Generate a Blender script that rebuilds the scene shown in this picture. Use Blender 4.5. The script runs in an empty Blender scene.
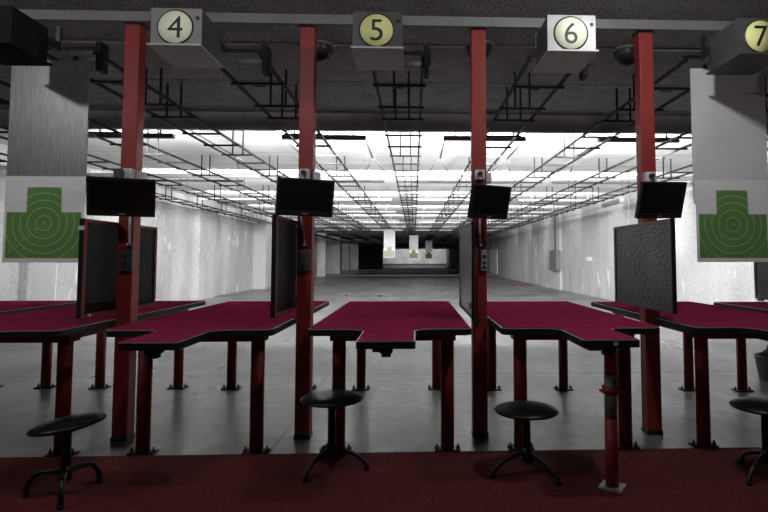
import bpy, bmesh, math, random
from mathutils import Vector, Matrix
random.seed(4)
PI = math.pi
R = math.radians
SC = bpy.context.scene
COL = SC.collection

# ------------------------------------------------------------------ materials
def new_mat(name):
    m = bpy.data.materials.new(name); m.use_nodes = True
    nt = m.node_tree
    return m, nt, nt.nodes['Principled BSDF']

def plain(name, col, rough=.5, metal=0., spec=.5):
    m, nt, b = new_mat(name)
    b.inputs['Base Color'].default_value = (*col, 1)
    b.inputs['Roughness'].default_value = rough
    b.inputs['Metallic'].default_value = metal
    b.inputs['Specular IOR Level'].default_value = spec
    return m

def g(v): return (v, v, v)

def noisy(name, c0, c1, scale=8., rough=.6, metal=0., bump=0., detail=6., lo=.35, hi=.65, stretch=(1, 1, 1), spec=.5, bscale=None):
    m, nt, b = new_mat(name)
    n, l = nt.nodes, nt.links
    tc = n.new('ShaderNodeTexCoord'); mp = n.new('ShaderNodeMapping')
    mp.inputs['Scale'].default_value = stretch
    l.new(tc.outputs['Object'], mp.inputs['Vector'])
    tx = n.new('ShaderNodeTexNoise'); tx.inputs['Scale'].default_value = scale; tx.inputs['Detail'].default_value = detail
    l.new(mp.outputs['Vector'], tx.inputs['Vector'])
    r = n.new('ShaderNodeValToRGB')
    r.color_ramp.elements[0].position = lo; r.color_ramp.elements[0].color = (*c0, 1)
    r.color_ramp.elements[1].position = hi; r.color_ramp.elements[1].color = (*c1, 1)
    l.new(tx.outputs['Fac'], r.inputs['Fac']); l.new(r.outputs['Color'], b.inputs['Base Color'])
    b.inputs['Roughness'].default_value = rough; b.inputs['Metallic'].default_value = metal
    b.inputs['Specular IOR Level'].default_value = spec
    if bump:
        bp = n.new('ShaderNodeBump'); bp.inputs['Strength'].default_value = bump; bp.inputs['Distance'].default_value = .01
        src = tx
        if bscale:
            src = n.new('ShaderNodeTexNoise'); src.inputs['Scale'].default_value = bscale
            l.new(mp.outputs['Vector'], src.inputs['Vector'])
        l.new(src.outputs['Fac'], bp.inputs['Height']); l.new(bp.outputs['Normal'], b.inputs['Normal'])
    return m

def mixc(nt, fac, a, b, mode='MIX'):
    x = nt.nodes.new('ShaderNodeMix'); x.data_type = 'RGBA'; x.blend_type = mode
    for s, v in ((x.inputs[0], fac), (x.inputs[6], a), (x.inputs[7], b)):
        if hasattr(v, 'is_output'): nt.links.new(v, s)
        elif isinstance(v, (int, float)): s.default_value = v
        else: s.default_value = (*v, 1)
    return x.outputs[2]

def ramp(nt, src, p0, p1, c0=(0, 0, 0), c1=(1, 1, 1)):
    r = nt.nodes.new('ShaderNodeValToRGB')
    r.color_ramp.elements[0].position = p0; r.color_ramp.elements[0].color = (*c0, 1)
    r.color_ramp.elements[1].position = p1; r.color_ramp.elements[1].color = (*c1, 1)
    nt.links.new(src, r.inputs['Fac']); return r.outputs['Color']

def noise(nt, scale, stretch=(1, 1, 1), detail=5., loc=(0, 0, 0)):
    tc = nt.nodes.new('ShaderNodeTexCoord'); mp = nt.nodes.new('ShaderNodeMapping')
    mp.inputs['Scale'].default_value = stretch; mp.inputs['Location'].default_value = loc
    nt.links.new(tc.outputs['Object'], mp.inputs['Vector'])
    t = nt.nodes.new('ShaderNodeTexNoise'); t.inputs['Scale'].default_value = scale; t.inputs['Detail'].default_value = detail
    nt.links.new(mp.outputs['Vector'], t.inputs['Vector'])
    return t.outputs['Fac']

def joint(nt, axis, period, offset, width):
    """1 on a thin joint line repeating along one object axis"""
    tc = nt.nodes.new('ShaderNodeTexCoord'); sp = nt.nodes.new('ShaderNodeSeparateXYZ')
    nt.links.new(tc.outputs['Object'], sp.inputs[0])
    def M(op, a, b):
        x = nt.nodes.new('ShaderNodeMath'); x.operation = op
        for i, v in enumerate((a, b)):
            if hasattr(v, 'is_output'): nt.links.new(v, x.inputs[i])
            else: x.inputs[i].default_value = v
        return x.outputs[0]
    a = M('SUBTRACT', sp.outputs[axis], offset)
    a = M('DIVIDE', a, period); a = M('FLOORED_MODULO', a, 1.0)
    return M('LESS_THAN', a, width / period)

def m_floor():
    m, nt, b = new_mat('polished_concrete')
    big = ramp(nt, noise(nt, .7, detail=8), .3, .7, g(.085), g(.215))
    fine = ramp(nt, noise(nt, 9, detail=9), .3, .72, g(.66), g(1.22))
    c = mixc(nt, 1, big, fine, 'MULTIPLY')
    tra = ramp(nt, noise(nt, 2.2, (1, .25, 1), 8, (3, 1, 0)), .52, .72, g(1), g(.7))
    c = mixc(nt, 1, c, tra, 'MULTIPLY')
    j = joint(nt, 1, 4.4, 5.92, .035); c = mixc(nt, j, c, g(.03))
    j2 = joint(nt, 0, 4.6, -.9, .02); c = mixc(nt, j2, c, g(.07))
    nt.links.new(c, b.inputs['Base Color'])
    rr = ramp(nt, noise(nt, 1.1, (1, .5, 1), 6, (7, 2, 0)), .3, .7, g(.42), g(.26))
    nt.links.new(rr, b.inputs['Roughness'])
    b.inputs['Specular IOR Level'].default_value = .5
    return m

def m_ceiling():
    m, nt, b = new_mat('ceiling_boards')
    # grey wood-wool boards over the firing line, white painted concrete downrange of the beam
    s = ramp(nt, noise(nt, 58, (1, 1, 1), 2), .38, .62, g(.13), g(.40))
    lw = ramp(nt, noise(nt, 5, detail=4), .3, .7, g(.75), g(1.1))
    dark = mixc(nt, 1, s, lw, 'MULTIPLY')
    j = joint(nt, 1, 1.0, 4.62, .016); dark = mixc(nt, j, dark, g(.015))
    w = ramp(nt, noise(nt, 3, (1, 1, 1), 7), .3, .7, g(.74), g(.86))
    st = ramp(nt, noise(nt, 1.4, (2.2, .35, 1), 6, (1, 4, 0)), .58, .72, g(1), g(.8))
    w = mixc(nt, 1, w, st, 'MULTIPLY')
    j3 = joint(nt, 1, 1.24, 7.0, .03); w = mixc(nt, j3, w, g(.5))
    tc = nt.nodes.new('ShaderNodeTexCoord'); sp = nt.nodes.new('ShaderNodeSeparateXYZ')
    nt.links.new(tc.outputs['Object'], sp.inputs[0])
    gt = nt.nodes.new('ShaderNodeMath'); gt.operation = 'GREATER_THAN'; gt.inputs[1].default_value = 7.05
    nt.links.new(sp.outputs[1], gt.inputs[0])
    c = mixc(nt, gt.outputs[0], dark, w)
    nt.links.new(c, b.inputs['Base Color'])
    b.inputs['Roughness'].default_value = .9; b.inputs['Specular IOR Level'].default_value = .1
    return m

def m_wall(name, lo=.34, hi=.52):
    m, nt, b = new_mat(name)
    a = ramp(nt, noise(nt, 1.2, (1, 1, .35), 8), .3, .7, g(lo), g(hi))
    sp = ramp(nt, noise(nt, 16, detail=4), .34, .55, g(.84), g(1.03))
    c = mixc(nt, 1, a, sp, 'MULTIPLY')
    pt = ramp(nt, noise(nt, 2.6, (1, .9, .45), 10, (2, 5, 1)), .63, .68)
    c = mixc(nt, pt, c, g(.62))
    j = joint(nt, 1, 1.25, .3, .03); c = mixc(nt, j, c, g(hi * .86))
    nt.links.new(c, b.inputs['Base Color'])
    b.inputs['Roughness'].default_value = .92; b.inputs['Specular IOR Level'].default_value = .15
    bp = nt.nodes.new('ShaderNodeBump'); bp.inputs['Strength'].default_value = .35; bp.inputs['Distance'].default_value = .02
    nt.links.new(noise(nt, 12, detail=6), bp.inputs['Height']); nt.links.new(bp.outputs['Normal'], b.inputs['Normal'])
    return m

def m_pane(name, col, rough, alpha, bump=0., speck=None, spec=.3):
    m, nt, b = new_mat(name)
    b.inputs['Specular IOR Level'].default_value = spec
    if speck:
        c = ramp(nt, noise(nt, speck[0], (1, 1, .5), 6), .3, .7, speck[1], speck[2])
        nt.links.new(c, b.inputs['Base Color'])
    else:
        b.inputs['Base Color'].default_value = (*col, 1)
    b.inputs['Roughness'].default_value = rough
    b.inputs['Alpha'].default_value = alpha
    if bump:
        bp = nt.nodes.new('ShaderNodeBump'); bp.inputs['Strength'].default_value = bump; bp.inputs['Distance'].default_value = .01
        nt.links.new(noise(nt, 22, (1, 1, 2.5), 5), bp.inputs['Height']); nt.links.new(bp.outputs['Normal'], b.inputs['Normal'])
    return m

def m_emit(name, strength):
    m, nt, b = new_mat(name)
    b.inputs['Base Color'].default_value = (1, 1, 1, 1)
    b.inputs['Emission Color'].default_value = (1, 1, 1, 1)
    b.inputs['Emission Strength'].default_value = strength
    return m

M = {}
M['floor'] = m_floor()
M['ceiling'] = m_ceiling()
M['wall'] = m_wall('white_plaster')
M['fin'] = noisy('pale_concrete', g(.66), g(.8), 2.5, .9, detail=8, stretch=(1, 1, .3))
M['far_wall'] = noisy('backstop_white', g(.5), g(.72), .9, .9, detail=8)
M['unlit_dark_concrete'] = noisy('unlit_dark_concrete', g(.05), g(.09), 3, .9)  # dark tone also puts the missing light of the far walls into colour
M['beam'] = noisy('grey_beam_paint', g(.32), g(.40), 3, .75)
M['strip'] = noisy('pale_channel', g(.13), g(.17), 4, .55)
M['carpet'] = noisy('dark_red_carpet', (.070, .012, .013), (.110, .021, .022), 60, .95, bump=.3, detail=8, lo=.3, hi=.7, spec=.1)
M['felt'] = noisy('crimson_felt', (.185, .015, .047), (.235, .022, .062), 14, 1., detail=10, spec=.0)
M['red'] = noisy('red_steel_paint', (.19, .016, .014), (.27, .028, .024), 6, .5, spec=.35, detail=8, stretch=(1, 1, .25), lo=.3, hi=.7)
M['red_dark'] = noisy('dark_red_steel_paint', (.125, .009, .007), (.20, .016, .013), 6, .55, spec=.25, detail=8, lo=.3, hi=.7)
M['black'] = plain('black_rubber_edge', g(.006), .6, 0, .15)
M['black_metal'] = plain('black_metal', g(.014), .4)
M['track'] = plain('track_steel', g(.008), .6, 0., .15)
M['vinyl'] = noisy('black_vinyl', g(.005), g(.010), 5, .36, spec=.3)
M['stoolmetal'] = plain('black_enamel', g(.006), .35, 0, .3)
M['light_trim'] = plain('aluminium_edging', g(.42), .35, .3)
M['plastic'] = plain('black_plastic', g(.008), .35)
M['screen'] = plain('dark_screen', g(.0035), .22)
M['outlet'] = plain('pale_grey_plastic', g(.52), .5)
M['socket_dark'] = plain('charcoal_plastic', g(.035), .5)
M['silver'] = plain('satin_steel', g(.75), .45)
M['control'] = plain('control_face', g(.045), .45)
M['control_pale'] = plain('pale_control_face', g(.3), .45)
M['panel_dark'] = m_pane('smoked_glass', g(.02), .3, .92, speck=(1.5, g(.003), g(.012)), spec=.03)
M['panel_clear'] = m_pane('dusty_clear_pane', g(.3), .3, .5, speck=(9, g(.16), g(.30)))
M['panel_opaque'] = m_pane('crinkled_dark_pane', g(.06), .38, 1., .7, speck=(5, g(.035), g(.075)), spec=.2)
M['brushed'] = noisy('brushed_aluminium', g(.17), g(.24), 14, .42, metal=.4, stretch=(6, 1, .5), detail=4)
M['board'] = noisy('grey_board', g(.60), g(.66), 3, .85)
M['paper'] = noisy('white_paper', g(.74), g(.80), 3, .9)
M['green'] = noisy('green_ink', (.10, .235, .055), (.13, .285, .07), 4, .85)
M['pale_green'] = plain('faded_green_ink', (.16, .22, .13), .9)
M['olive'] = plain('faded_olive_ink', (.36, .38, .28), .9)
M['ring'] = plain('pale_ring_ink', (.42, .50, .36), .9)
M['box_grey'] = noisy('grey_sheet_metal', g(.15), g(.19), 5, .5)
M['box_dark'] = noisy('dark_sheet_metal', g(.045), g(.06), 5, .5)
M['box_metal'] = noisy('worn_bright_sheet', g(.17), g(.27), 7, .45, metal=.2, lo=.4, hi=.7)
M['box_flange'] = noisy('pale_sheet_metal', g(.28), g(.34), 5, .5)
M['box_shaded'] = noisy('shaded_sheet_metal', g(.008), g(.012), 5, .8, spec=.1)  # leftmost box only: its weaker light is put into the colour
M['disc_cream'] = plain('cream_disc', (.70, .72, .56), .7, spec=.1)
M['disc_yellow'] = plain('yellowish_disc', (.62, .62, .27), .7, spec=.1)
M['ink'] = plain('black_ink', g(.008), .6)
M['dome'] = noisy('smoked_dome', g(.02), g(.03), 4, .35, spec=.2)
M['dome_rim'] = plain('grey_dome_rim', g(.14), .4)
M['lampback'] = plain('lamp_housing', g(.05), .5)
M['lampwhite'] = plain('white_batten', g(.7), .5)
M['pipe'] = plain('pale_pipe', g(.5), .5)
M['conduit'] = plain('grey_conduit', g(.13), .6, 0, .2)
M['elec'] = plain('grey_electrical_box', g(.14), .5)
M['white'] = plain('white_paint', g(.75), .6)
M['redmat'] = plain('red_sheet', (.22, .05, .04), .7)
M['galv'] = noisy('scuffed_steel', g(.16), g(.34), 20, .45, metal=.4)
M['bin'] = plain('black_bin', g(.01), .45)
M['bolt'] = plain('dark_bolt', g(.02), .5, .5)
M['tube'] = m_emit('fluorescent_tube', 3)

# ------------------------------------------------------------------ mesh helper
class MB:
    def __init__(s): s.bm = bmesh.new(); s.mi = 0
    def _faces(s, fs, smooth=False):
        for f in fs: f.material_index = s.mi; f.smooth = smooth
    def box(s, a, b, bev=0., mat=None):
        a, b = Vector(a), Vector(b)
        t = bmesh.new()
        bmesh.ops.create_cube(t, size=1)
        for v in t.verts:
            v.co = Vector(((a[i] + b[i]) / 2 + v.co[i] * abs(b[i] - a[i]) for i in range(3)))
        if bev: bmesh.ops.bevel(t, geom=list(t.edges), offset=bev, segments=2, affect='EDGES', profile=.7)
        return s._merge(t, mat, bool(0))
    def _merge(s, t, mat=None, smooth=False):
        if mat is not None: bmesh.ops.transform(t, matrix=mat, verts=t.verts)
        vm = {v: s.bm.verts.new(v.co) for v in t.verts}
        for f in t.faces:
            try: n = s.bm.faces.new([vm[v] for v in f.verts])
            except ValueError: continue
            n.material_index = s.mi; n.smooth = smooth
        t.free(); return s
    def prism(s, pts, z0, z1):
        n = len(pts)
        lo = [s.bm.verts.new((x, y, z0)) for x, y in pts]; hi = [s.bm.verts.new((x, y, z1)) for x, y in pts]
        fs = [s.bm.faces.new(hi), s.bm.faces.new(lo[::-1])]
        for i in range(n):
            j = (i + 1) % n; fs.append(s.bm.faces.new((lo[i], lo[j], hi[j], hi[i])))
        s._faces(fs); return s
    def tube(s, pts, r, seg=14, cap=True):
        pts = [Vector(p) for p in pts]; rs = r if isinstance(r, (list, tuple)) else [r] * len(pts)
        rings = []; up = None
        for i, p in enumerate(pts):
            d = (pts[min(i + 1, len(pts) - 1)] - pts[max(i - 1, 0)]).normalized()
            if up is None:
                up = Vector((0, 0, 1)) if abs(d.z) < .9 else Vector((1, 0, 0))
            u = (up - d * up.dot(d)).normalized(); w = d.cross(u); up = u
            rings.append([s.bm.verts.new(p + (u * math.cos(2 * PI * k / seg) + w * math.sin(2 * PI * k / seg)) * rs[i]) for k in range(seg)])
        fs = []
        for a, b in zip(rings, rings[1:]):
            for k in range(seg): fs.append(s.bm.faces.new((a[k], a[(k + 1) % seg], b[(k + 1) % seg], b[k])))
        s._faces(fs, True)
        if cap: s._faces([s.bm.faces.new(rings[0][::-1]), s.bm.faces.new(rings[-1])])
        return s
    def lathe(s, prof, seg=40, mat=None):
        t = bmesh.new(); rings = []
        for r, z in prof:
            rings.append([t.verts.new((0, 0, z))] if r < 1e-6 else [t.verts.new((r * math.cos(2 * PI * k / seg), r * math.sin(2 * PI * k / seg), z)) for k in range(seg)])
        for a, b in zip(rings, rings[1:]):
            for k in range(seg):
                j = (k + 1) % seg
                if len(a) == 1 and len(b) == 1: continue
                if len(a) == 1: t.faces.new((a[0], b[j], b[k]))
                elif len(b) == 1: t.faces.new((a[k], a[j], b[0]))
                else: t.faces.new((a[k], a[j], b[j], b[k]))
        return s._merge(t, mat, True)
    def build(s, name, mat, parent=None, kind=None):
        bmesh.ops.recalc_face_normals(s.bm, faces=s.bm.faces)
        me = bpy.data.meshes.new(name); s.bm.to_mesh(me); s.bm.free()
        for m_ in (mat if isinstance(mat, (list, tuple)) else [mat]): me.materials.append(m_)
        o = bpy.data.objects.new(name, me); COL.objects.link(o)
        if parent: o.parent = parent
        if kind: o['kind'] = kind
        return o

def box(name, mat, parent, a, b, bev=0., kind=None): return MB().box(a, b, bev).build(name, mat, parent, kind)
def tube(name, mat, parent, pts, r, seg=14): return MB().tube(pts, r, seg).build(name, mat, parent)

def tag(o, label, cat, group=None):
    o['label'] = label; o['category'] = cat
    if group: o['group'] = group
    return o

def thing(name, label, cat, loc=(0, 0, 0), rz=0., group=None):
    o = bpy.data.objects.new(name, None); COL.objects.link(o)
    o.empty_display_size = .1
    o.location = loc; o.rotation_euler = (0, 0, rz)
    return tag(o, label, cat, group)

def dup(o, parent, loc=None):
    c = o.copy(); COL.objects.link(c); c.parent = parent
    if loc is not None: c.location = loc
    return c

def text_part(name, txt, height, mat, parent, loc, depth=.002, rot=(PI / 2, 0, 0), bold=0.):
    cu = bpy.data.curves.new(name, 'FONT'); cu.body = txt; cu.size = 1; cu.extrude = 0; cu.offset = bold
    cu.align_x = 'CENTER'
    t = bpy.data.objects.new(name, cu); COL.objects.link(t)
    dg = bpy.context.evaluated_depsgraph_get()
    me = bpy.data.meshes.new_from_object(t.evaluated_get(dg))
    bpy.data.objects.remove(t)
    xs = [v.co.x for v in me.vertices]; ys = [v.co.y for v in me.vertices]
    k = height / (max(ys) - min(ys)); cx, cy = (max(xs) + min(xs)) / 2, (max(ys) + min(ys)) / 2
    bm = bmesh.new(); bm.from_mesh(me)
    for v in bm.verts: v.co = Vector(((v.co.x - cx) * k, (v.co.y - cy) * k, 0))
    r = bmesh.ops.extrude_face_region(bm, geom=list(bm.faces))
    for v in r['geom']:
        if isinstance(v, bmesh.types.BMVert): v.co.z += depth
    bm.to_mesh(me); bm.free(); me.materials.clear(); me.materials.append(mat); me.name = name
    o = bpy.data.objects.new(name, me); COL.objects.link(o); o.parent = parent
    o.location = loc; o.rotation_euler = rot
    return o

# ------------------------------------------------------------------ setting
XL, XR, CZ = -6.45, 5.75, 3.0
YN, YF = -3.0, 100.0
def S(name, mat, a, b, bev=0.): return box(name, mat, None, a, b, bev, 'structure')
S('floor', M['floor'], (-8.6, YN - .2, -.2), (XR + .6, YF + .3, 0))
S('ceiling', M['ceiling'], (-8.6, YN - .2, CZ), (XR + .6, YF + .3, CZ + .2))
S('wall_left', M['wall'], (XL - .3, YN, 0), (XL, 37.6, CZ))
S('wall_left.001', M['unlit_dark_concrete'], (-8.2, 37.6, 0), (-7.9, YF, CZ))  # unlit stretch, its shade put into a darker colour
S('wall_left.002', M['fin'], (-7.9, 37.6, 0), (XL - .3, 37.8, CZ))
S('wall_right', M['wall'], (XR, YN, 0), (XR + .3, 44.0, CZ))
S('wall_right.001', M['unlit_dark_concrete'], (XR, 44.0, 0), (XR + .3, YF, CZ))  # same wall past the lamps, coloured darker for lack of light
S('wall_far', M['far_wall'], (-8.2, YF, 0), (XR + .3, YF + .3, CZ))
S('wall_rear', M['wall'], (XL - .3, YN - .2, 0), (XR + .3, YN, CZ))
# steps and pilasters of the two long walls
S('trim_1', M['wall'], (XL, 16.6, 0), (XL + .2, 18.0, CZ))
S('trim_2', M['wall'], (XL, 22.8, 0), (XL + .5, 25.5, CZ))
S('trim_3', M['wall'], (XR - .1, 21.6, 0), (XR, 24.6, CZ))
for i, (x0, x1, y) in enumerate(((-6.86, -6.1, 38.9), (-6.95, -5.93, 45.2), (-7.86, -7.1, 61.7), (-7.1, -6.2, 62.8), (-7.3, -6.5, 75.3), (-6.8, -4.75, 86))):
    S('trim_%d' % (4 + i), M['fin'] if y < 70 else M['unlit_dark_concrete'], (-7.9, y, 0), (x1, y + .4, CZ))  # farthest fins carry the shade in their colour
S('trim_10', M['unlit_dark_concrete'], (-7.9, 98.6, 0), (XR, 98.9, .38))          # dark curb before the backstop
S('trim_11', M['far_wall'], (-7.9, 60.0, 0), (XR, 66.0, .015))                    # pale strips that paint lit bands onto the floor
S('trim_12', M['far_wall'], (-7.9, 40.6, 0), (XR, 43.2, .015))  # second lit band, laid down as pale colour
S('trim_13', M['beam'], (XL, 6.86, 2.785), (XR, 6.94, CZ))                     # ceiling beam over the line
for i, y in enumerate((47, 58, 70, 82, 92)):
    S('trim_%d' % (14 + i), M['unlit_dark_concrete'], (-7.9, y, 2.86), (XR, y + .3, CZ))
S('trim_19', M['black_metal'], (XL, 4.60, 2.985), (XR, 4.64, CZ))             # dark batten on the ceiling joint
c = box('carpet', M['carpet'], None, (XL + .01, YN + .01, 0), (XR - .01, 3.555, .006))
tag(c, 'dark red carpet covering the floor in front of the benches', 'carpet')
CP = .006

# ------------------------------------------------------------------ steel channel over the firing line
ch = box('ceiling_channel', M['strip'], None, (XL, 3.80, 2.82), (XR, 3.84, 2.888), .004)
tag(ch, 'pale grey steel channel running across the ceiling above the red columns', 'beam')

# ------------------------------------------------------------------ columns
COLX = (-1.937, -.744, .451, 1.648)
COLL = ('between the benches under boxes 3 and 4', 'left of the bench under number 5', 'between the benches under numbers 5 and 6', 'behind the crinkled dark panel')
for x, ll in zip(COLX, COLL):
    t = thing('steel_column', 'tall square red steel column ' + ll, 'column', (x, 3.89, 0), group='red steel columns on the firing line')
    box('shaft', M['red'], t, (-.05, -.05, .03), (.05, .05, 2.81), .005)
    box('base_plate', M['black_metal'], t, (-.054, -.054, 0), (.054, .054, .03), .002)
    box('head_plate', M['black_metal'], t, (-.06, -.04, 2.81), (.06, .05, 2.835))

# ------------------------------------------------------------------ benches
def arc(cx, cy, r, a0, a1, n=8):
    return [(cx + r * math.cos(R(a0 + (a1 - a0) * k / n)), cy + r * math.sin(R(a0 + (a1 - a0) * k / n))) for k in range(n + 1)]
def outline(hw, yb):
    yw, yt, tw, f = 3.24, 2.765, .146, .10
    p = [(hw, yb), (-hw, yb)]
    p += arc(-hw + .05, yw + .05, .05, 180, 270)
    p += arc(-tw - f, yw - f, f, 90, 0)
    p += arc(-tw + .02, yt + .02, .02, 180, 270, 4)
    p += arc(tw - .02, yt + .02, .02, 270, 360, 4)
    p += arc(tw + f, yw - f, f, 180, 90)
    p += arc(hw - .05, yw + .05, .05, 270, 360)
    return p
def inset(p, d):
    n = len(p); out = []
    for i in range(n):
        a, b, c_ = Vector(p[i - 1]), Vector(p[i]), Vector(p[(i + 1) % n])
        u, v = (b - a).normalized(), (c_ - b).normalized()
        n1, n2 = Vector((-u.y, u.x)), Vector((-v.y, v.x))
        m_ = (n1 + n2); m_ = m_ / max(.3, m_.dot(n1)) if m_.length > 1e-6 else n1
        out.append(tuple(b + m_ * d))
    return out
BENCH = [  # centre, half width, front leg xs, back leg xs, label
    (-3.60, .46, (-3.95, -3.33), (-3.95, -3.44), 'crimson bench at the far left edge, half out of the photo', ),
    (-2.455, .47, (-2.88, -2.155), (-2.92, -2.195), 'crimson topped bench behind the tilted stool, left of the leftmost red column'),
    (-1.275, .47, (-1.672, -.976), (-1.69, -.985), 'crimson topped bench under number 4 with a notched front tongue'),
    (-.137, .473, (-.471, .213), (-.486, .212), 'crimson topped bench under number 5 at the centre of the row'),
    (.98, .470, (.679, 1.35), (.72, 1.38), 'crimson topped bench under number 6 propped by a telescopic post'),
    (2.12, .47, (1.863, 2.5), (1.90, 2.527), 'crimson topped bench under number 7 carrying the crinkled dark panel'),
    (3.25, .47, (2.98, 3.6), (3.0, 3.65), 'crimson bench at the far right edge, beside the black bin'),
]
leg_src = None
for c0, hw, fl, bl, lab in BENCH:
    t = thing('shooting_bench', lab, 'bench', (c0, 0, 0), group='crimson shooting benches')
    yb = 5.32 - .058 * c0
    o = outline(hw, yb)
    MB().prism(o, .762, .797).build('edge_band', M['black'], t)
    MB().prism(inset(o, .002), .797, .8).build('edge_trim', M['light_trim'], t)
    MB().prism(inset(o, .0085), .80, .8035).build('tabletop', M['felt'], t)
    a = MB()
    x0, x1 = fl[0] - c0, fl[1] - c0
    a.box((x0 - .05, 3.54, .69), (x1 + .05, 3.66, .762)); 
    a.box((x0 - .03, 3.66, .70), (x0 + .03, yb - .05, .762)); a.box((x1 - .03, 3.66, .70), (x1 + .03, yb - .05, .762))
    a.box((x0 + .03, yb - .11, .70), (x1 - .03, yb - .05, .762)); a.box((-.075, 2.9, .725), (-.015, 3.54, .762))
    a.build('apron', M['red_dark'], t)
    cl = MB(); cl.box((-.032, 2.80, .735), (.032, 2.88, .762), .004); cl.box((-.024, 2.81, .715), (.024, 2.86, .737), .004)
    cl.build('clamp', M['black'], t)
    for (x, y, r) in ((fl[0], 3.605, .042), (fl[1], 3.595, .042), (bl[0], yb - .05, .042), (bl[1], yb - .07, .042)):
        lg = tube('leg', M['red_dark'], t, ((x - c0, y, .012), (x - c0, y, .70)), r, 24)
        pl = box('foot_plate', M['bolt'], lg, (x - c0 - .08, y - (.035 if y < 4 else .05), 0), (x - c0 + .08, y + .05, .012), .002)
        for sx in (-.066, .066):
            bt = MB(); bt.tube(((x - c0 + sx, y, .012), (x - c0 + sx, y, .04)), .006, 8); bt.tube(((x - c0 + sx, y, .012), (x - c0 + sx, y, .024)), .014, 6)
            bt.build('anchor_bolt', M['bolt'], lg)
    if abs(c0 - .98) < .01:
        box('sticker', M['light_trim'], t, (.01, 2.7635, .772), (.03, 2.7655, .79))

# telescopic prop
t = thing('support_post', 'red telescopic support post with grey sleeve propping the bench under number 6', 'post', (1.04, 2.97, CP))
MB().box((-.06, -.06, 0), (.06, .06, .01), .002, Matrix.Rotation(R(-32), 4, 'Z')).build('base_plate', M['galv'], t)
tube('lower_tube', M['red'], t, ((0, 0, .01), (0, 0, .36)), .034, 24)
tube('sleeve', M['elec'], t, ((0, 0, .36), (0, 0, .585)), .033, 24)
tube('upper_tube', M['red'], t, ((0, 0, .585), (0, 0, .756)), .031, 24)
cb = MB(); cb.lathe([(.033, .485), (.046, .487), (.046, .525), (.033, .527)], 24); cb.tube(((-.07, -.03, .51), (.06, -.045, .497)), .008, 10)
cb.build('clamp_collar', M['red'], t)
tube('pin_hole', M['ink'], t, ((.006, -.028, .66), (.006, -.034, .66)), .007, 10)
tube('slot', M['red_dark'], t, ((.012, -.0325, .40), (.012, -.0325, .47)), .006, 8)
tube('slot', M['red_dark'], t, ((.012, -.0325, .535), (.012, -.0325, .565)), .006, 8)

# ------------------------------------------------------------------ divider panels
def panel(x, y0, L, pane_mat, label, frame_mat, side=1, z0=.86, h=.60, thick=.022, tagbits=False, column=True):
    t = thing('divider_panel', label, 'panel', (x, y0, z0))
    for y in (0, L - .035):
        box('frame_post', frame_mat, t, (-thick / 2, y, 0), (thick / 2, y + .035, h), .003)
    box('frame_rail', frame_mat, t, (-thick / 2, .035, 0), (thick / 2, L - .035, .02), .002)
    box('frame_rail', frame_mat, t, (-thick / 2, .035, h - .02), (thick / 2, L - .035, h), .002)
    box('pane', pane_mat, t, (-.004, .035, .02), (.004, L - .035, h - .02))
    box('edge_strip', M['black'], t, (-thick / 2 - .002, -.008, 0), (thick / 2 + .002, 0, h))
    if column:
        for z in (.04, h - .08):
            box('wall_bracket', M['black_metal'], t, (thick / 2, 3.86 - y0, z), (thick / 2 + .012, 3.92 - y0, z + .04), .002)
    else:
        for y in (.05, L - .1):
            box('foot', M['black_metal'], t, (-.02, y, .8035 - z0), (.02, y + .05, 0))
    if tagbits:
        box('white_clip', M['outlet'], t, (-.018, -.011, h - .07), (.018, -.008, h - .045))
        tube('foot_knob', M['outlet'], t, ((.014, .07, .012), (.028, .07, .012)), .008, 10)
    return t
panel(-2.0, 3.455, .97, M['panel_dark'], 'smoked glass panel in a red frame beside the leftmost column', M['red_dark'], z0=.845, tagbits=True)
panel(-.813, 3.295, .97, M['panel_dark'], 'dark smoked panel in a red frame beside the column left of number 5', M['red_dark'])
panel(.375, 3.555, 1.0, M['panel_clear'], 'see-through dusty glass panel fixed to the column between numbers 5 and 6', M['black_metal'], z0=.82, h=.62, thick=.016)
panel(1.572, 3.345, .98, M['panel_opaque'], 'opaque crinkled dark grey panel in front of the rightmost column', M['black_metal'], z0=.868, h=.58)
panel(3.29, 4.3, 1.0, M['panel_opaque'], 'dark panel on the bench at the right edge of the photo', M['black_metal'], z0=.82, h=.36, column=False)
tr = thing('tie_rod', 'thin black upright rod on the column between numbers 5 and 6', 'rod', (.425, 3.80, .80))
tube('rod', M['black_metal'], tr, ((0, 0, .0), (0, 0, .70)), .006, 8)
box('foot_bracket', M['black_metal'], tr, (-.012, -.012, -.02), (.025, .04, .0), .002); box('top_bracket', M['black_metal'], tr, (-.012, -.012, .70), (.012, .04, .715), .002)

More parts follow.
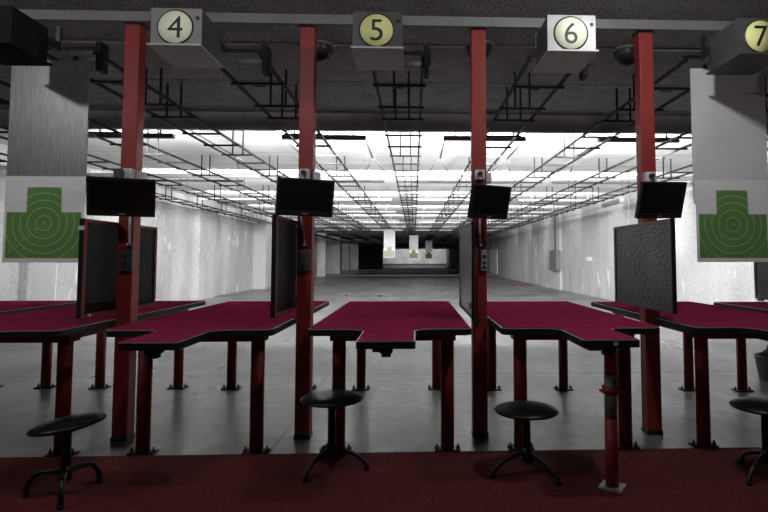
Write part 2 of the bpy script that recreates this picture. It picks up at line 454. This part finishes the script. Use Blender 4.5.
# ------------------------------------------------------------------ monitors, sockets, levers, switch boxes on the columns
MON = [  # centre, yaw pitch roll, w h, label
    ((-1.848, 3.6, 1.588), (23.8, 23.1, 0.), .382, .248, 'black monitor hung on the leftmost column beside the green target'),
    ((-.695, 3.6, 1.593), (25.9, 8.1, .5), .367, .240, 'black monitor hung on the column left of number 5'),
    ((.495, 3.6, 1.568), (35., 14.3, -1.), .325, .218, 'small black monitor turned aside on the column between numbers 5 and 6'),
    ((1.624, 3.6, 1.585), (17.6, 17.7, -2.3), .36, .243, 'black monitor slanting down above the crinkled dark panel'),
]
for (p, e, w, h, lab), cx in zip(MON, COLX):
    t = thing('monitor', lab, 'monitor', p, group='column monitors')
    t.rotation_mode = 'YXZ'; t.rotation_euler = (R(e[1]), R(e[2]), R(e[0]))
    b = .016
    hs = MB(); hs.box((-w / 2, 0, -h / 2), (w / 2, .022, h / 2), .004); hs.box((-w * .36, .02, -h * .36), (w * .36, .042, h * .36), .008)
    hs.build('housing', M['plastic'], t)
    bz = MB(); bz.box((-w / 2, -.008, h / 2 - b), (w / 2, 0, h / 2), .002); bz.box((-w / 2, -.008, -h / 2), (w / 2, 0, -h / 2 + .034), .002)
    bz.box((-w / 2, -.008, -h / 2 + .034), (-w / 2 + b, 0, h / 2 - b), .001); bz.box((w / 2 - b, -.008, -h / 2 + .034), (w / 2, 0, h / 2 - b), .001)
    bz.build('bezel', M['plastic'], t)
    box('screen', M['screen'], t, (-w / 2 + b, -.003, -h / 2 + .034), (w / 2 - b, 0.001, h / 2 - b))
    box('maker_mark', M['control_pale'], t, (-.02, -.0088, -h / 2 + .014), (.02, -.0078, -h / 2 + .019))
    # bracket reaching back to the column face
    inv = (Matrix.Rotation(R(e[0]), 4, 'Z') @ Matrix.Rotation(R(e[1]), 4, 'X') @ Matrix.Rotation(R(e[2]), 4, 'Y')).inverted()
    q = inv @ (Vector((cx, 3.838, p[2] - .02)) - Vector(p))
    tube('wall_bracket', M['black_metal'], t, ((0, .04, 0), q), .016, 12)

def outlet(x, z, w, h, cx, label, plug=True, dark=False):
    t = thing('socket_box', label, 'socket', (x, 3.84, z))
    box('cover', M['socket_dark'] if dark else M['outlet'], t, (-w / 2, -.05, -h / 2), (w / 2, 0, h / 2), .004)
    if plug:
        tube('plug', M['ink'], t, ((0, -.05, .004), (0, -.075, .004)), .017, 16)
        tube('cable', M['ink'], t, ((0, -.07, 0), (.012, -.075, -.02), (.012, -.06, -.05), (.008, -.05, -.09)), .004, 8)
    return t
outlet(-.745, 1.777, .068, .066, COLX[1], 'pale socket box with black plug above the monitor left of number 5')
outlet(.45, 1.777, .068, .066, COLX[2], 'pale socket box with black plug above the small turned monitor')
outlet(1.64, 1.769, .078, .068, COLX[3], 'pale socket box with black plug above the slanting monitor')
outlet(-1.915, 1.769, .06, .072, COLX[0], 'pale grey box behind the dark adapter on the leftmost column', False)
t = thing('adapter', 'dark grey adapter on the leftmost column above its monitor', 'adapter', (-1.945, 3.79, 1.766))
box('body', M['socket_dark'], t, (-.03, -.06, -.04), (.012, 0, .028), .005)
tube('cable', M['ink'], t, ((0, -.03, -.038), (.005, -.03, -.075)), .004, 8)
for x, z, lab in ((COLX[0] + .05, 1.76, 'pale junction box on the right side of the leftmost column'), (COLX[1] + .05, 1.767, 'pale junction box on the right side of the column left of number 5'), (COLX[2] + .05, 1.767, 'pale junction box on the right side of the column between numbers 5 and 6')):
    t = thing('junction_box', lab, 'junction box', (x, 3.89, z))
    box('body', M['outlet'], t, (0, -.04, -.036), (.035, .04, .036), .006)
    box('lid', M['outlet'], t, (.035, -.034, -.03), (.04, .034, .03), .002)

LEV = ((-1.90, 0, 'steel hanging rod with black ball end below the leftmost monitor'),
       (-.765, .028, 'slanted steel rod with black ball end below the monitor left of number 5'),
       (.452, 0, 'steel rod with black ball end below the small turned monitor'))
for x, dx, lab in LEV:
    t = thing('pull_rod', lab, 'rod', (x, 3.815, 1.292))
    tube('rod', M['silver'], t, ((0, 0, .205), (dx * .3, 0, .14), (dx, 0, .015)), .0075, 10)
    MB().lathe([(0, -.018), (.012, -.014), (.018, 0), (.012, .014), (0, .018)], 20, Matrix.Translation((dx, -.003, 0))).build('ball_end', M['plastic'], t)
    tube('ball_cap', M['silver'], t, ((dx, -.019, .004), (dx, -.023, .004)), .007, 10)
    tube('stud', M['black_metal'], t, ((0, .004, .195), (0, .03, .195)), .006, 8)
for x, w, fm, lab in ((-1.915, .08, 'control', 'black switch box with round buttons on the leftmost column'),
                      (-.745, .08, 'control', 'dark grey switch box with round buttons on the column left of number 5'),
                      (.479, .042, 'control_pale', 'pale narrow switch plate with dark buttons on the column between numbers 5 and 6')):
    t = thing('control_box', lab, 'switch box', (x, 3.84, 1.19))
    box('face_plate', M[fm], t, (-w / 2, -.028, -.07), (w / 2, 0, .07), .003)
    for (px, pz, r) in ((0, .028, .012), (0, -.016, .010), (0, -.046, .010)):
        tube('button', M['ink'], t, ((px, -.028, pz), (px, -.036, pz)), r, 14)
    for sx in (-.36, .36):
        for pz in (.058, .02, -.012, -.05):
            tube('screw', M['ink'], t, ((w * sx, -.028, pz), (w * sx, -.03, pz)), .0045, 8)

# ------------------------------------------------------------------ lane number boxes
BOX = [(-2.53, None, 'box_shaded', None, 'box darkened for shade over the left green target, its face out of the photo'),
       (-1.424, '4', 'box_grey', 'disc_cream', 'grey box hung from the ceiling with number 4 on a cream disc'),
       (-.225, '5', 'box_dark', 'disc_yellow', 'dark box hung from the ceiling with number 5 on a yellowish disc'),
       (.965, '6', 'box_metal', 'disc_cream', 'bright worn metal box hung from the ceiling with number 6'),
       (2.16, '7', 'box_dark', 'disc_yellow', 'dark box at the right edge with number 7 on a yellowish disc')]
for x, num, bm_, dm, lab in BOX:
    t = thing('number_box', lab, 'lane number box', (x, 3.33, 2.462), group='lane number boxes')
    box('housing', M['box_dark' if num else 'box_shaded'], t, (-.148, .003, .012), (.148, .33, .236), .003)
    box('face_plate', M[bm_], t, (-.15, 0, .012), (.15, .004, .238), .001)
    box('bottom_flange', M['box_flange'] if num in ('4', '5', '6') else M[bm_], t, (-.158, -.03, 0), (.158, .37, .012), .002)
    for sx in (-.1, .1): box('hanger_strap', M['black_metal'], t, (sx - .015, .33, .15), (sx + .015, .50, .21), .002)
    for sx in (-.1, .1): box('hanger_strap', M['black_metal'], t, (sx - .015, .50, .15), (sx + .015, .515, .33), .002)
    if num:
        MB().lathe([(0, -.004), (.1085, -.004), (.1085, 0), (0, 0)], 48, Matrix.Translation((-.005, -.0005, .122)) @ Matrix.Rotation(PI / 2, 4, 'X')).build('disc_rim', M['ink'], t)
        d = MB().lathe([(0, 0), (.0985, 0), (.0985, .003), (0, .003)], 48, Matrix.Translation((-.005, -.0035, .122)) @ Matrix.Rotation(PI / 2, 4, 'X')).build('number_disc', M[dm], t)
        text_part('digit', num, .132, M['ink'], d, (-.005, -.0068, .122), .001)
        tube('hole_plug', M['ink'], t, ((.125, 0, .18), (.125, -.003, .18)), .012, 14)

# ------------------------------------------------------------------ overhead tracks
LANE = [-.13 + 1.165 * k for k in range(-5, 5)]
TL = ['overhead ladder track running along the left wall', 'overhead ladder track second from the left wall', 'overhead ladder track third from the left wall',
      'overhead ladder track above the left green target', 'overhead ladder track behind box number 4', 'overhead ladder track behind box number 5, down the middle',
      'overhead ladder track behind box number 6', 'overhead ladder track behind box number 7', 'overhead ladder track second from the right wall', 'overhead ladder track running along the right wall']
RY = [4.60, 5.28, 5.74] + [6.50 + .66 * k for k in range(58)]
HY = [5.28, 5.74] + [7.82 + 1.98 * k for k in range(18)]
rail_s = rung_s = rod_s = None
for x, lab in zip(LANE, TL):
    t = thing('target_track', lab, 'track', (x, 0, 2.655), group='overhead target tracks')
    if rail_s is None:
        rl = MB(); rl.box((-.011, 3.98, 0), (.011, 97.5, .024)); rail_s = rl.build('rail', M['track'], t); rail_s.location = (-.19, 0, 0)
        rung_s = MB().box((-.215, -.013, -.02), (.225, .013, 0)).build('rung', M['track'], t); rung_s.location = (0, RY[0], 0)
        rod_s = MB().box((-.009, -.009, -.016), (.009, .009, CZ - 2.655)).build('hanger_rod', M['track'], t); rod_s.location = (-.065, HY[0], 0)
        first = True
    else:
        dup(rail_s, t, (-.19, 0, 0)); first = False
    dup(rail_s, t, (.19, 0, 0))
    for i, y in enumerate(RY):
        if not (first and i == 0): dup(rung_s, t, (0, y, 0))
    for i, y in enumerate(HY):
        for sx in (-.065, .075):
            if not (first and i == 0 and sx < 0): dup(rod_s, t, (sx, y, 0))
    # drive unit at the firing end
    u = MB(); u.box((.2, 3.985, -.12), (.235, 4.085, .09), .003); u.box((-.2, 3.985, .03), (.2, 4.01, .05)); u.build('drive_bracket', M['track'], t)
    tube('drive_motor', M['elec'], t, ((.02, 4.035, -.03), (.2, 4.035, -.03)), .026, 18)
    box('motor_end', M['track'], t, (.235, 4.0, -.03), (.25, 4.06, .06), .003)
    MB().box((-.06, 4.68, .0), (.04, 4.73, .03), .006).build('stop_block', M['track'], t)

# ------------------------------------------------------------------ target carriers and paper targets
def carrier(x, y, z0, z1, w, mat, label):
    t = thing('target_carrier', label, 'carrier', (x, y, z0))
    box('backing_plate', mat, t, (-w / 2, 0, 0), (w / 2, .012, z1 - z0), .001)
    for sx in (-.16, .16):
        box('hanger_hook', M['black_metal'], t, (sx - .012, .012, z1 - z0 - .08), (sx + .012, .024, 2.63 - z0))
    return t
SIL = [(-.25, -.24), (.25, -.24), (.25, .075), (.115, .075), (.112, .248), (-.118, .248), (-.118, .075), (-.25, .075)]
def inside(px, pz): return (-.25 < px < .25 and -.24 < pz < .075) or (-.118 < px < .112 and pz < .248 and pz > -.24)
def target(x, y, zc, label, ink='green', rings=True, h0=-.27, h1=.325, w=.268):
    t = thing('paper_target', label, 'target', (x, y, zc), group='paper silhouette targets')
    box('paper_sheet', M['paper'], t, (-w, -.004, h0), (w, 0, h1))
    m = MB(); m.prism([(a, b) for a, b in SIL], 0, .0012)
    bmesh.ops.transform(m.bm, matrix=Matrix.Translation((0, -.004, 0)) @ Matrix.Rotation(PI / 2, 4, 'X'), verts=m.bm.verts)
    s = m.build('silhouette', M[ink], t)
    if not rings: return t
    for r in (.052, .107, .158, .208, .26):
        n = 140
        ok = [inside(r * math.cos(2 * PI * (k + .5) / n), r * math.sin(2 * PI * (k + .5) / n)) for k in range(n)]
        k0 = ok.index(False) if False in ok else 0
        run = []
        for k in range(k0, k0 + n + 1):
            if k < k0 + n and ok[k % n]: run.append(k)
            if run and (k == k0 + n or not ok[k % n]):
                m = MB()
                for q_ in run:
                    a0, a1 = 2 * PI * q_ / n, 2 * PI * (q_ + 1) / n
                    m.bm.faces.new([m.bm.verts.new((rr * math.cos(a), -.0058, rr * math.sin(a))) for rr, a in ((r - .0022, a0), (r + .0022, a0), (r + .0022, a1), (r - .0022, a1))])
                bmesh.ops.remove_doubles(m.bm, verts=m.bm.verts, dist=1e-5)
                m.build('scoring_ring', M['ring'], s); run = []
    text_part('ring_number', '10', .018, M['ring'], s, (0, -.0056, 0), .0005, bold=.02)
    for i, ch_ in enumerate('98765'):
        d = (.048 + .036 * i)
        text_part('ring_number', ch_, .016, M['ring'], s, (-d * 1.12, -.0056, -d), .0005, bold=.02)
    return t
carrier(-2.545, 3.95, 1.77, 2.59, .535, M['brushed'], 'brushed metal carrier plate hanging above the left green target')
target(-2.545, 3.95, 1.446, 'green silhouette target on white paper hanging beside the leftmost monitor')
carrier(2.298, 3.95, 1.60, 2.595, .555, M['board'], 'plain grey carrier board hanging under box number 7')
target(2.300, 3.95, 1.448, 'green silhouette target on white paper hanging below box number 7')
for x, y, zp, zt0, zt1, ink, l1, l2 in ((-1.165, 26.6, 1.72, 1.26, 1.74, 'olive', 'distant pale carrier plate farthest left of the three downrange', 'distant target with faded olive silhouette, leftmost of the three downrange'),
                             (-.018, 33.5, 1.66, 1.22, 1.72, 'pale_green', 'distant shiny carrier plate in the middle of the three downrange', 'distant green silhouette target in the middle of the three downrange'),
                             (1.13, 43.0, 1.62, 1.22, 1.68, 'green', 'smallest and farthest carrier plate, right of the three downrange', 'smallest and farthest green silhouette target, right of the three downrange')):
    carrier(x, y, zp, 2.62, .53, M['board'] if ink == 'olive' else M['brushed'], l1)
    target(x, y, zt0 + .26, l2, ink, False, -.26, zt1 - zt0 - .26 if ink == 'olive' else .26)

# ------------------------------------------------------------------ stools
def stool(x, y, zs, label, feet_a, fr=.205, tilt=None, rs=.178, flat=False):
    t = thing('stool', label, 'stool', (x, y, CP), group='black three-legged stools')
    rt = Matrix.Translation((0, 0, zs - CP)) @ (tilt if tilt else Matrix.Identity(4))
    MB().lathe([(0, .017), (.08, .014), (.13, .007), (rs - .016, -.003), (rs - .004, -.010), (rs, -.017), (rs - .006, -.024), (rs - .03, -.031), (.06, -.043), (0, -.044)], 48, rt).build('seat', M['vinyl'], t)
    p = tube('post', M['stoolmetal'], t, ((0, 0, .085), (0, 0, zs - .06)), .022, 20)
    tube('hub', M['stoolmetal'], t, ((0, 0, .075), (0, 0, .15)), .028, 20)
    MB().lathe([(0, -.056), (.05, -.052), (.06, -.043), (0, -.043)], 24, rt).build('swivel_plate', M['stoolmetal'], t)
    for a in feet_a:
        cx, sy = math.cos(R(a)), math.sin(R(a))
        pr = [(0, .128), (.06, .112), (.11, .096), (.15, .078), (.182, .052), (.198, .03), (fr, .012)] if not flat else [(.0, .118), (.06, .122), (.11, .118), (.14, .108), (.163, .085), (.176, .05), (fr, .012)]
        lg = tube('leg', M['stoolmetal'], t, [(cx * r, sy * r, z) for r, z in pr], .0125, 12)
        tube('rubber_foot', M['black'], lg, ((cx * fr, sy * fr, 0), (cx * fr, sy * fr, .022)), .0145, 12)
    return t
stool(-1.765, 2.985, .375, 'black stool with tilted round seat below the left benches', (185, 62, 296), fr=.18, tilt=Matrix.Rotation(R(-7.5), 4, 'Y'), rs=.172, flat=True)
stool(-.468, 3.283, .418, 'black round stool in front of the bench under number 5', (236, 356, 116))
stool(.63, 3.166, .372, 'black round stool in front of the bench under number 6', (192, 312, 72))
stool(1.945, 3.085, .40, 'black round stool cut off by the right edge of the photo', (213, 97, 337))

# ------------------------------------------------------------------ bin, leaning board
t = thing('bin', 'black round bin under the bench at the right edge', 'bin', (3.63, 5.5, 0))
MB().lathe([(0, 0), (.17, 0), (.18, .01), (.215, .225), (.225, .24), (.212, .242), (.2, .23), (.165, .02), (0, .02)], 36).build('bucket', M['bin'], t)
for a, b in (((-.17, -.05, .24), (-.02, .05, .52)), ((-.05, -.06, .24), (.06, .06, .52)), ((-.17, .06, .24), (.02, -.02, .40)), ((.1, -.05, .24), (-.08, .02, .52))):
    tube('crossed_rod', M['black_metal'], t, (a, b), .008, 8)
bd = MB().box((-.19, -.01, 0), (.19, .01, 1.6), .002, Matrix.Rotation(R(-3), 4, 'X')).build('leaning_board', M['white'], None)
bd.location = (-5.98, 9.3, 0)
tag(bd, 'narrow pale board standing near the left wall, seen under the left green target', 'board')

# ------------------------------------------------------------------ ceiling domes, lamps, pipes
for x, y, lab in ((-.80, 4.66, 'smoked glass dome on the ceiling beside the column left of number 5'), (.545, 4.60, 'smoked glass dome on the ceiling behind the column between numbers 5 and 6'), (1.83, 4.66, 'smoked glass dome on the ceiling beside the rightmost column')):
    t = thing('dome_mirror', lab, 'dome', (x, y, CZ), group='smoked ceiling domes')
    MB().lathe([(.118 * math.cos(R(a)), -.015 - .13 * math.sin(R(a))) for a in range(0, 91, 9)], 32).build('dome', M['dome'], t)
    MB().lathe([(.12, 0), (.128, 0), (.128, -.018), (.115, -.022), (.115, 0)], 32).build('mount_ring', M['dome_rim'], t)

def lamp(x, y, z, L, power, label, back, tilt=0., h=.09):
    t = thing('flood_lamp', label, 'lamp', (x, y, z), group='lamps facing downrange')
    m = MB(); m.box((-L / 2, 0, -h / 2), (L / 2, .012, h / 2)); m.box((-L / 2, .012, h / 2 - .01), (L / 2, .10, h / 2)); m.box((-L / 2, .012, -h / 2), (L / 2, .06, -h / 2 + .008))
    m.box((-L / 2, .012, -h / 2 + .008), (-L / 2 + .008, .08, h / 2 - .01)); m.box((L / 2 - .008, .012, -h / 2 + .008), (L / 2, .08, h / 2 - .01))
    m.build('housing', back, t)
    tube('tube', M['tube'], t, ((-L / 2 + .02, .035, 0), (L / 2 - .02, .035, 0)), .014, 12)
    for sx in (-L * .35, L * .35): box('stem', back, t, (sx - .01, .02, h / 2), (sx + .01, .04, CZ - z))
    ld = bpy.data.lights.new('lamp_light', 'AREA'); ld.shape = 'RECTANGLE'; ld.size = L - .04; ld.size_y = .07; ld.energy = power
    lo = bpy.data.objects.new('lamp_light', ld); COL.objects.link(lo); lo.parent = t
    lo.location = (0, .105, 0); lo.rotation_euler = (PI / 2 + tilt, 0, PI)
    lo.rotation_euler = Vector((0, math.cos(tilt), math.sin(tilt))).to_track_quat('-Z', 'Y').to_euler()
    return t
K = 1.0
P1 = 300 * K
names1 = ('nearest lamp behind the ceiling beam at the left wall', 'dark lamp housing behind the beam left of the leftmost column', 'dark lamp housing behind the beam at the column left of number 5',
          'dark lamp housing behind the beam between numbers 5 and 6', 'dark lamp housing behind the beam at the rightmost column', 'nearest lamp behind the ceiling beam at the right wall')
for i, (x, n) in enumerate(zip((-3.69, -1.187, .937, 3.02), names1[1:5])):
    lamp(x, 7.32, 2.80, 1.1, P1 * (.26 if abs(x) > 3.5 else 1.25), n, M['lampback'], R(2), .06)
for y, z, pw, nm in ((11.2, 2.75, 170, 'second'), (14.8, 2.77, 82, 'third'), (18.6, 2.77, 60, 'fourth'), (22.6, 2.77, 45, 'fifth'), (26.9, 2.77, 34, 'sixth'), (30.5, 2.77, 26, 'seventh')):
    for x, wn in ((-4.5, 'left'), (-1.7, 'left middle'), (1.1, 'right middle'), (3.9, 'right')):
        lamp(x, y, z, 2.2, pw * K * (.6 if abs(x) > 3 else 1), 'white ceiling batten of the %s row downrange, %s one' % (nm, wn), M['lampwhite'], R(-5), .05)
lamp(-6.95, 49.0, 2.86, .8, 90, 'added unseen lamp standing in for daylight in the left bay far downrange', M['lampback'], R(-10))  # added, unseen source that brightens the far fins in place of daylight
for x, wn in ((-3.0, 'left'), (.3, 'middle'), (3.6, 'right')):
    lamp(x, 93.0, 2.9, 1.6, 130 * K, 'farthest lamp lighting the white backstop, %s one' % wn, M['lampback'])

pp = tube('ceiling_pipe', M['pipe'], None, ((XL, 10.6, 2.755), (XR, 10.6, 2.755)), .045, 16)
tag(pp, 'pale pipe crossing the whole lit ceiling above the tracks', 'pipe')
for k, x in enumerate((-3.05, -1.89, -.72, .45, 1.62, 2.78)):
    t = thing('ceiling_conduit', ('grey conduit along the lit ceiling, first counted from the left', 'grey conduit along the lit ceiling beyond the leftmost column', 'grey conduit along the lit ceiling beyond the column left of number 5',
                                 'grey conduit along the lit ceiling beyond the column between numbers 5 and 6', 'grey conduit along the lit ceiling beyond the rightmost column', 'grey conduit along the lit ceiling, last towards the right wall')[k], 'conduit', (x, 0, 0), group='conduits on the lit ceiling')
    tube('pipe_run', M['conduit'], t, ((0, 7.3, 2.95), (0, 9.6, 2.95)), .016, 10)
    for s_ in (-1, 1): tube('brace', M['conduit'], t, ((0, 9.58, 2.95), (s_ * .22, 10.6, 2.80)), .012, 8)

# ------------------------------------------------------------------ things on the long right wall and floor
t = thing('electrical_box', 'grey electrical cabinet on the right wall downrange', 'cabinet', (XR - .1, 22.0, .75))
box('cabinet', M['elec'], t, (-.16, -.55, 0), (0, .45, .8), .01)
box('side_box', M['elec'], t, (-.14, .45, .0), (0, .7, .62), .01)
tube('conduit', M['conduit'], t, ((-.04, .1, .8), (-.04, .1, 2.2)), .03, 10)
sg = box('wall_notice', M['white'], None, (XR - .012, 17.9, 1.14), (XR, 18.5, 1.27)); tag(sg, 'small white notice on the right wall', 'notice')
t = thing('wall_lamp', 'unlit grey strip lamp high on the right wall', 'lamp', (XR, 15.9, 2.82))
box('housing', M['elec'], t, (-.09, -.75, -.06), (0, .75, .05), .01)
box('end_cap', M['outlet'], t, (-.1, -.8, -.07), (0, -.75, .06), .005)
rm = box('floor_sheet', M['redmat'], None, (4.3, 24.7, 0), (5.3, 26.0, .008)); tag(rm, 'red sheet lying on the floor downrange by the right wall', 'sheet')
pd = box('wall_board', M['white'], None, (XR - .05, 38.4, .15), (XR, 41.9, 1.88)); tag(pd, 'white board against the right wall far downrange', 'board')
pv = box('hanging_post', M['elec'], None, (XR - .2, 39.6, 2.0), (XR - .05, 39.9, CZ)); tag(pv, 'dark post hanging from the ceiling near the right wall far downrange', 'post')

# ------------------------------------------------------------------ lamps over the firing line (behind the viewer's head)
def ceil_spot(x, y, z, e, size, label):
    t = thing('ceiling_spot', label, 'lamp', (x, y, CZ))
    MB().lathe([(0, 0), (.07, 0), (.075, -.05), (.06, -.075), (.05, -.05), (0, -.05)], 24).build('can', M['lampback'], t)
    ld = bpy.data.lights.new('spot_light', 'POINT'); ld.energy = e; ld.shadow_soft_size = size
    lo = bpy.data.objects.new('spot_light', ld); COL.objects.link(lo); lo.parent = t; lo.location = (0, 0, z - CZ)
ceil_spot(-3.38, 2.0, 2.86, 42, .05, 'ceiling lamp over the firing line, out of view to the left')
ceil_spot(1.29, 2.5, 2.86, 50, .05, 'ceiling lamp over the firing line, out of view to the right')

ceil_spot(-1.05, 1.9, 2.86, 34, .05, 'ceiling lamp over the firing line, out of view above the middle')

# ------------------------------------------------------------------ world, camera, view
w = bpy.data.worlds.new('World'); SC.world = w; w.use_nodes = True
w.node_tree.nodes['Background'].inputs[0].default_value = (0, 0, 0, 1)
cam = bpy.data.cameras.new('camera'); co = bpy.data.objects.new('camera', cam); COL.objects.link(co)
F, PX, PY = 560., 436., 225.
cam.sensor_fit = 'HORIZONTAL'; cam.sensor_width = 36; cam.lens = F / 768 * 36
cam.shift_x = (384 - PX) / 768; cam.shift_y = (PY - 256) / 768
th = math.atan2(34., F); psi = math.atan2(22. * math.cos(th), F)
co.location = (0, 0, 1.2); co.rotation_euler = (PI / 2 + th, 0, -psi)
cam.clip_end = 300; cam.clip_start = .02
SC.camera = co
SC.view_settings.view_transform = 'Standard'; SC.view_settings.look = 'None'
SC.view_settings.exposure = 0; SC.view_settings.gamma = 1; SC.view_settings.use_curve_mapping = False
SC.cycles.max_bounces = 8
